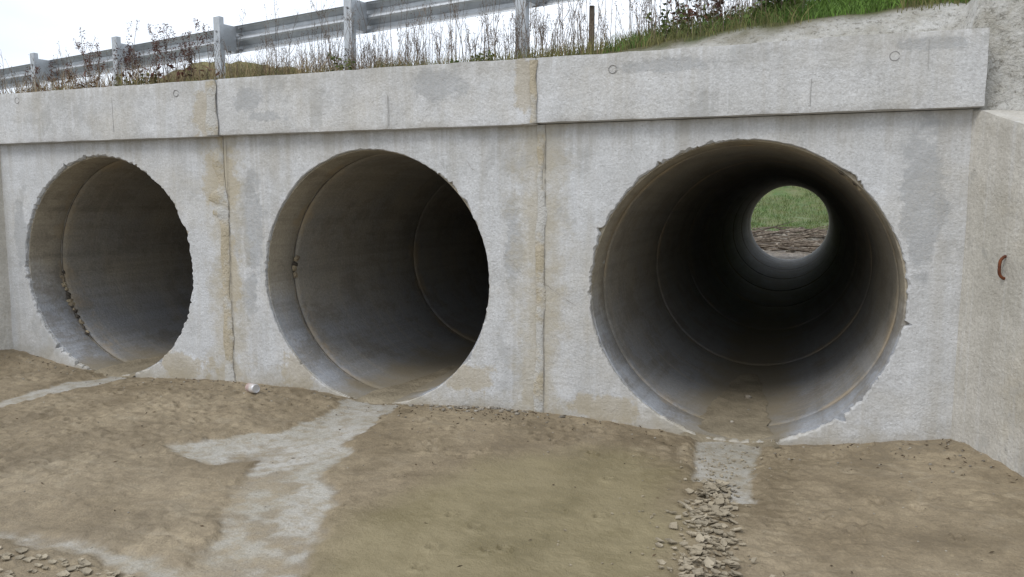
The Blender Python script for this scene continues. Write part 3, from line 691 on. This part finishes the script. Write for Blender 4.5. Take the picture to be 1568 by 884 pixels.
for _ in range(200):
    px=random.uniform(-5,1.4);py=-random.uniform(.2,2.7);s=random.uniform(.003,.010);rock(mb,(px,py,gz(px,py)+s*.1),s)
for px,py,s in ((.02,1.05,.045),(.05,.7,.02),(-.03,.35,.025),(.22,.9,.02)): rock(mb,(px,py,.02+s*.2),s)
mb.obj('gravel',M_stone,None,True)
mb=MB()
for _ in range(90):
    px=random.gauss(-.4,2.2);py=random.uniform(18,28.5);s=random.uniform(.06,.3);rock(mb,(px,py,float(zback(px,py))+s*.1),s)
mb.obj('bank_rocks',M_stone,None,True)
mb=MB()
for _ in range(520):
    px=random.uniform(-6,1.6);py=-abs(random.gauss(0,.18))-.015
    if random.random()<.3: px=random.uniform(-1.9,-1.2)
    if random.random()<.15: px=random.uniform(1.0,1.6);py=-random.uniform(.05,.6)
    if random.random()<.12: px=random.uniform(-4.5,1.3);py=-random.uniform(.3,2.4)
    d=Vector((random.gauss(0,1),random.gauss(0,1),random.gauss(0,.25))).normalized();leafq(mb,(px,py,gz(px,py)+.004),random.uniform(.01,.035),.008,d)
mb.obj('leaf_litter',M_debris,None,False)
TC=empty('tin_can');cx,cy=-3.31,-.30;zc=gz(cx,cy)+.036
ax=(Vector((.3584-cx,-4.74-cy,0)).normalized());ax=Vector((ax.x*math.cos(.45)-ax.y*math.sin(.45),ax.x*math.sin(.45)+ax.y*math.cos(.45),.08)).normalized()
def lathe(mb,pts,o,ax,n=28):
    a=ax.orthogonal().normalized();b=ax.cross(a);vs=[]
    for t,rr in pts:
        for k in range(n):
            q=2*math.pi*k/n;vs.append(o+ax*t+(a*math.cos(q)+b*math.sin(q))*rr)
    mb.add(vs,[(i*n+k,i*n+(k+1)%n,(i+1)*n+(k+1)%n,(i+1)*n+k) for i in range(len(pts)-1) for k in range(n)])
o=Vector((cx,cy,zc))
mb=MB();lathe(mb,[(-.048,.033),(.046,.033)],o,ax);mb.obj('body',M_canp,TC,True)
mb=MB();lathe(mb,[(.046,.033),(.056,.028),(.0585,.0285),(.0585,.0265),(.053,.026),(.053,.0001)],o,ax);lathe(mb,[(-.048,.033),(-.056,.026),(-.052,.018),(-.046,.0001)],o,ax);mb.obj('ends',M_can,TC,True,40)
mb=MB()
for _ in range(330):
    px=random.gauss(-.6,2.2);py=random.uniform(18.5,28.5);z0=float(zback(px,py));a=random.gauss(0,.5)+random.choice([0,0,1.2]);L=random.uniform(.3,1.9)
    dv=Vector((math.cos(a),math.sin(a),random.gauss(0,.10)));p=Vector((px,py,z0+random.uniform(.0,.16)));rr=random.uniform(.01,.05);mb.tube([p,p+dv*L*.5+Vector((0,0,random.uniform(-.03,.07))),p+dv*L],[rr,rr*.8,.006],5)
mb.obj('driftwood',M_wood,None,False)
mb=MB()
for _ in range(9000):
    px=random.uniform(-4,2.5);py=random.uniform(28,38)
    if float(fbm(px*.8,py*.8,2,19))<-.12: continue
    blade(mb,(px,py,float(zback(px,py))),random.uniform(.06,.24),.018,random.uniform(.2,.9),random.uniform(0,6.28),2)
mb.obj('bank_grass',M_bank)
# ================= light =================
W=bpy.data.worlds.new('World');scn.world=W;W.use_nodes=True;nt=W.node_tree;nt.nodes.clear()
o=nt.nodes.new('ShaderNodeOutputWorld');bg=nt.nodes.new('ShaderNodeBackground');sky=nt.nodes.new('ShaderNodeTexSky');sky.sky_type='NISHITA';sky.sun_disc=False
sd_=Vector((-.35,-.62,.95)).normalized()
sky.sun_elevation=math.asin(sd_.z);sky.sun_rotation=math.atan2(sd_.x,sd_.y);sky.air_density=1;sky.dust_density=2
tc=nt.nodes.new('ShaderNodeTexCoord');mp=nt.nodes.new('ShaderNodeMapping');mp.inputs['Scale'].default_value=(1,1,3);nt.links.new(tc.outputs['Generated'],mp.inputs[0])
no=nt.nodes.new('ShaderNodeTexNoise');no.inputs['Scale'].default_value=1.6;no.inputs['Detail'].default_value=5;nt.links.new(mp.outputs[0],no.inputs['Vector'])
mr=nt.nodes.new('ShaderNodeMapRange');mr.inputs[1].default_value=.35;mr.inputs[2].default_value=.62;mr.inputs[3].default_value=.55;mr.inputs[4].default_value=.97;nt.links.new(no.outputs[0],mr.inputs[0])
mx_=nt.nodes.new('ShaderNodeMix');mx_.data_type='RGBA';nt.links.new(mr.outputs[0],mx_.inputs[0]);nt.links.new(sky.outputs[0],mx_.inputs[6]);mx_.inputs[7].default_value=(12.2,13.0,14.2,1)
nt.links.new(mx_.outputs[2],bg.inputs[0]);bg.inputs[1].default_value=.10;nt.links.new(bg.outputs[0],o.inputs[0])
sl=bpy.data.lights.new('sun','SUN');sl.energy=1.5;sl.angle=math.radians(20);sl.color=(1,.97,.92);so=bpy.data.objects.new('sun',sl);link(so)
so.rotation_euler=(-sd_).to_track_quat('-Z','Y').to_euler()
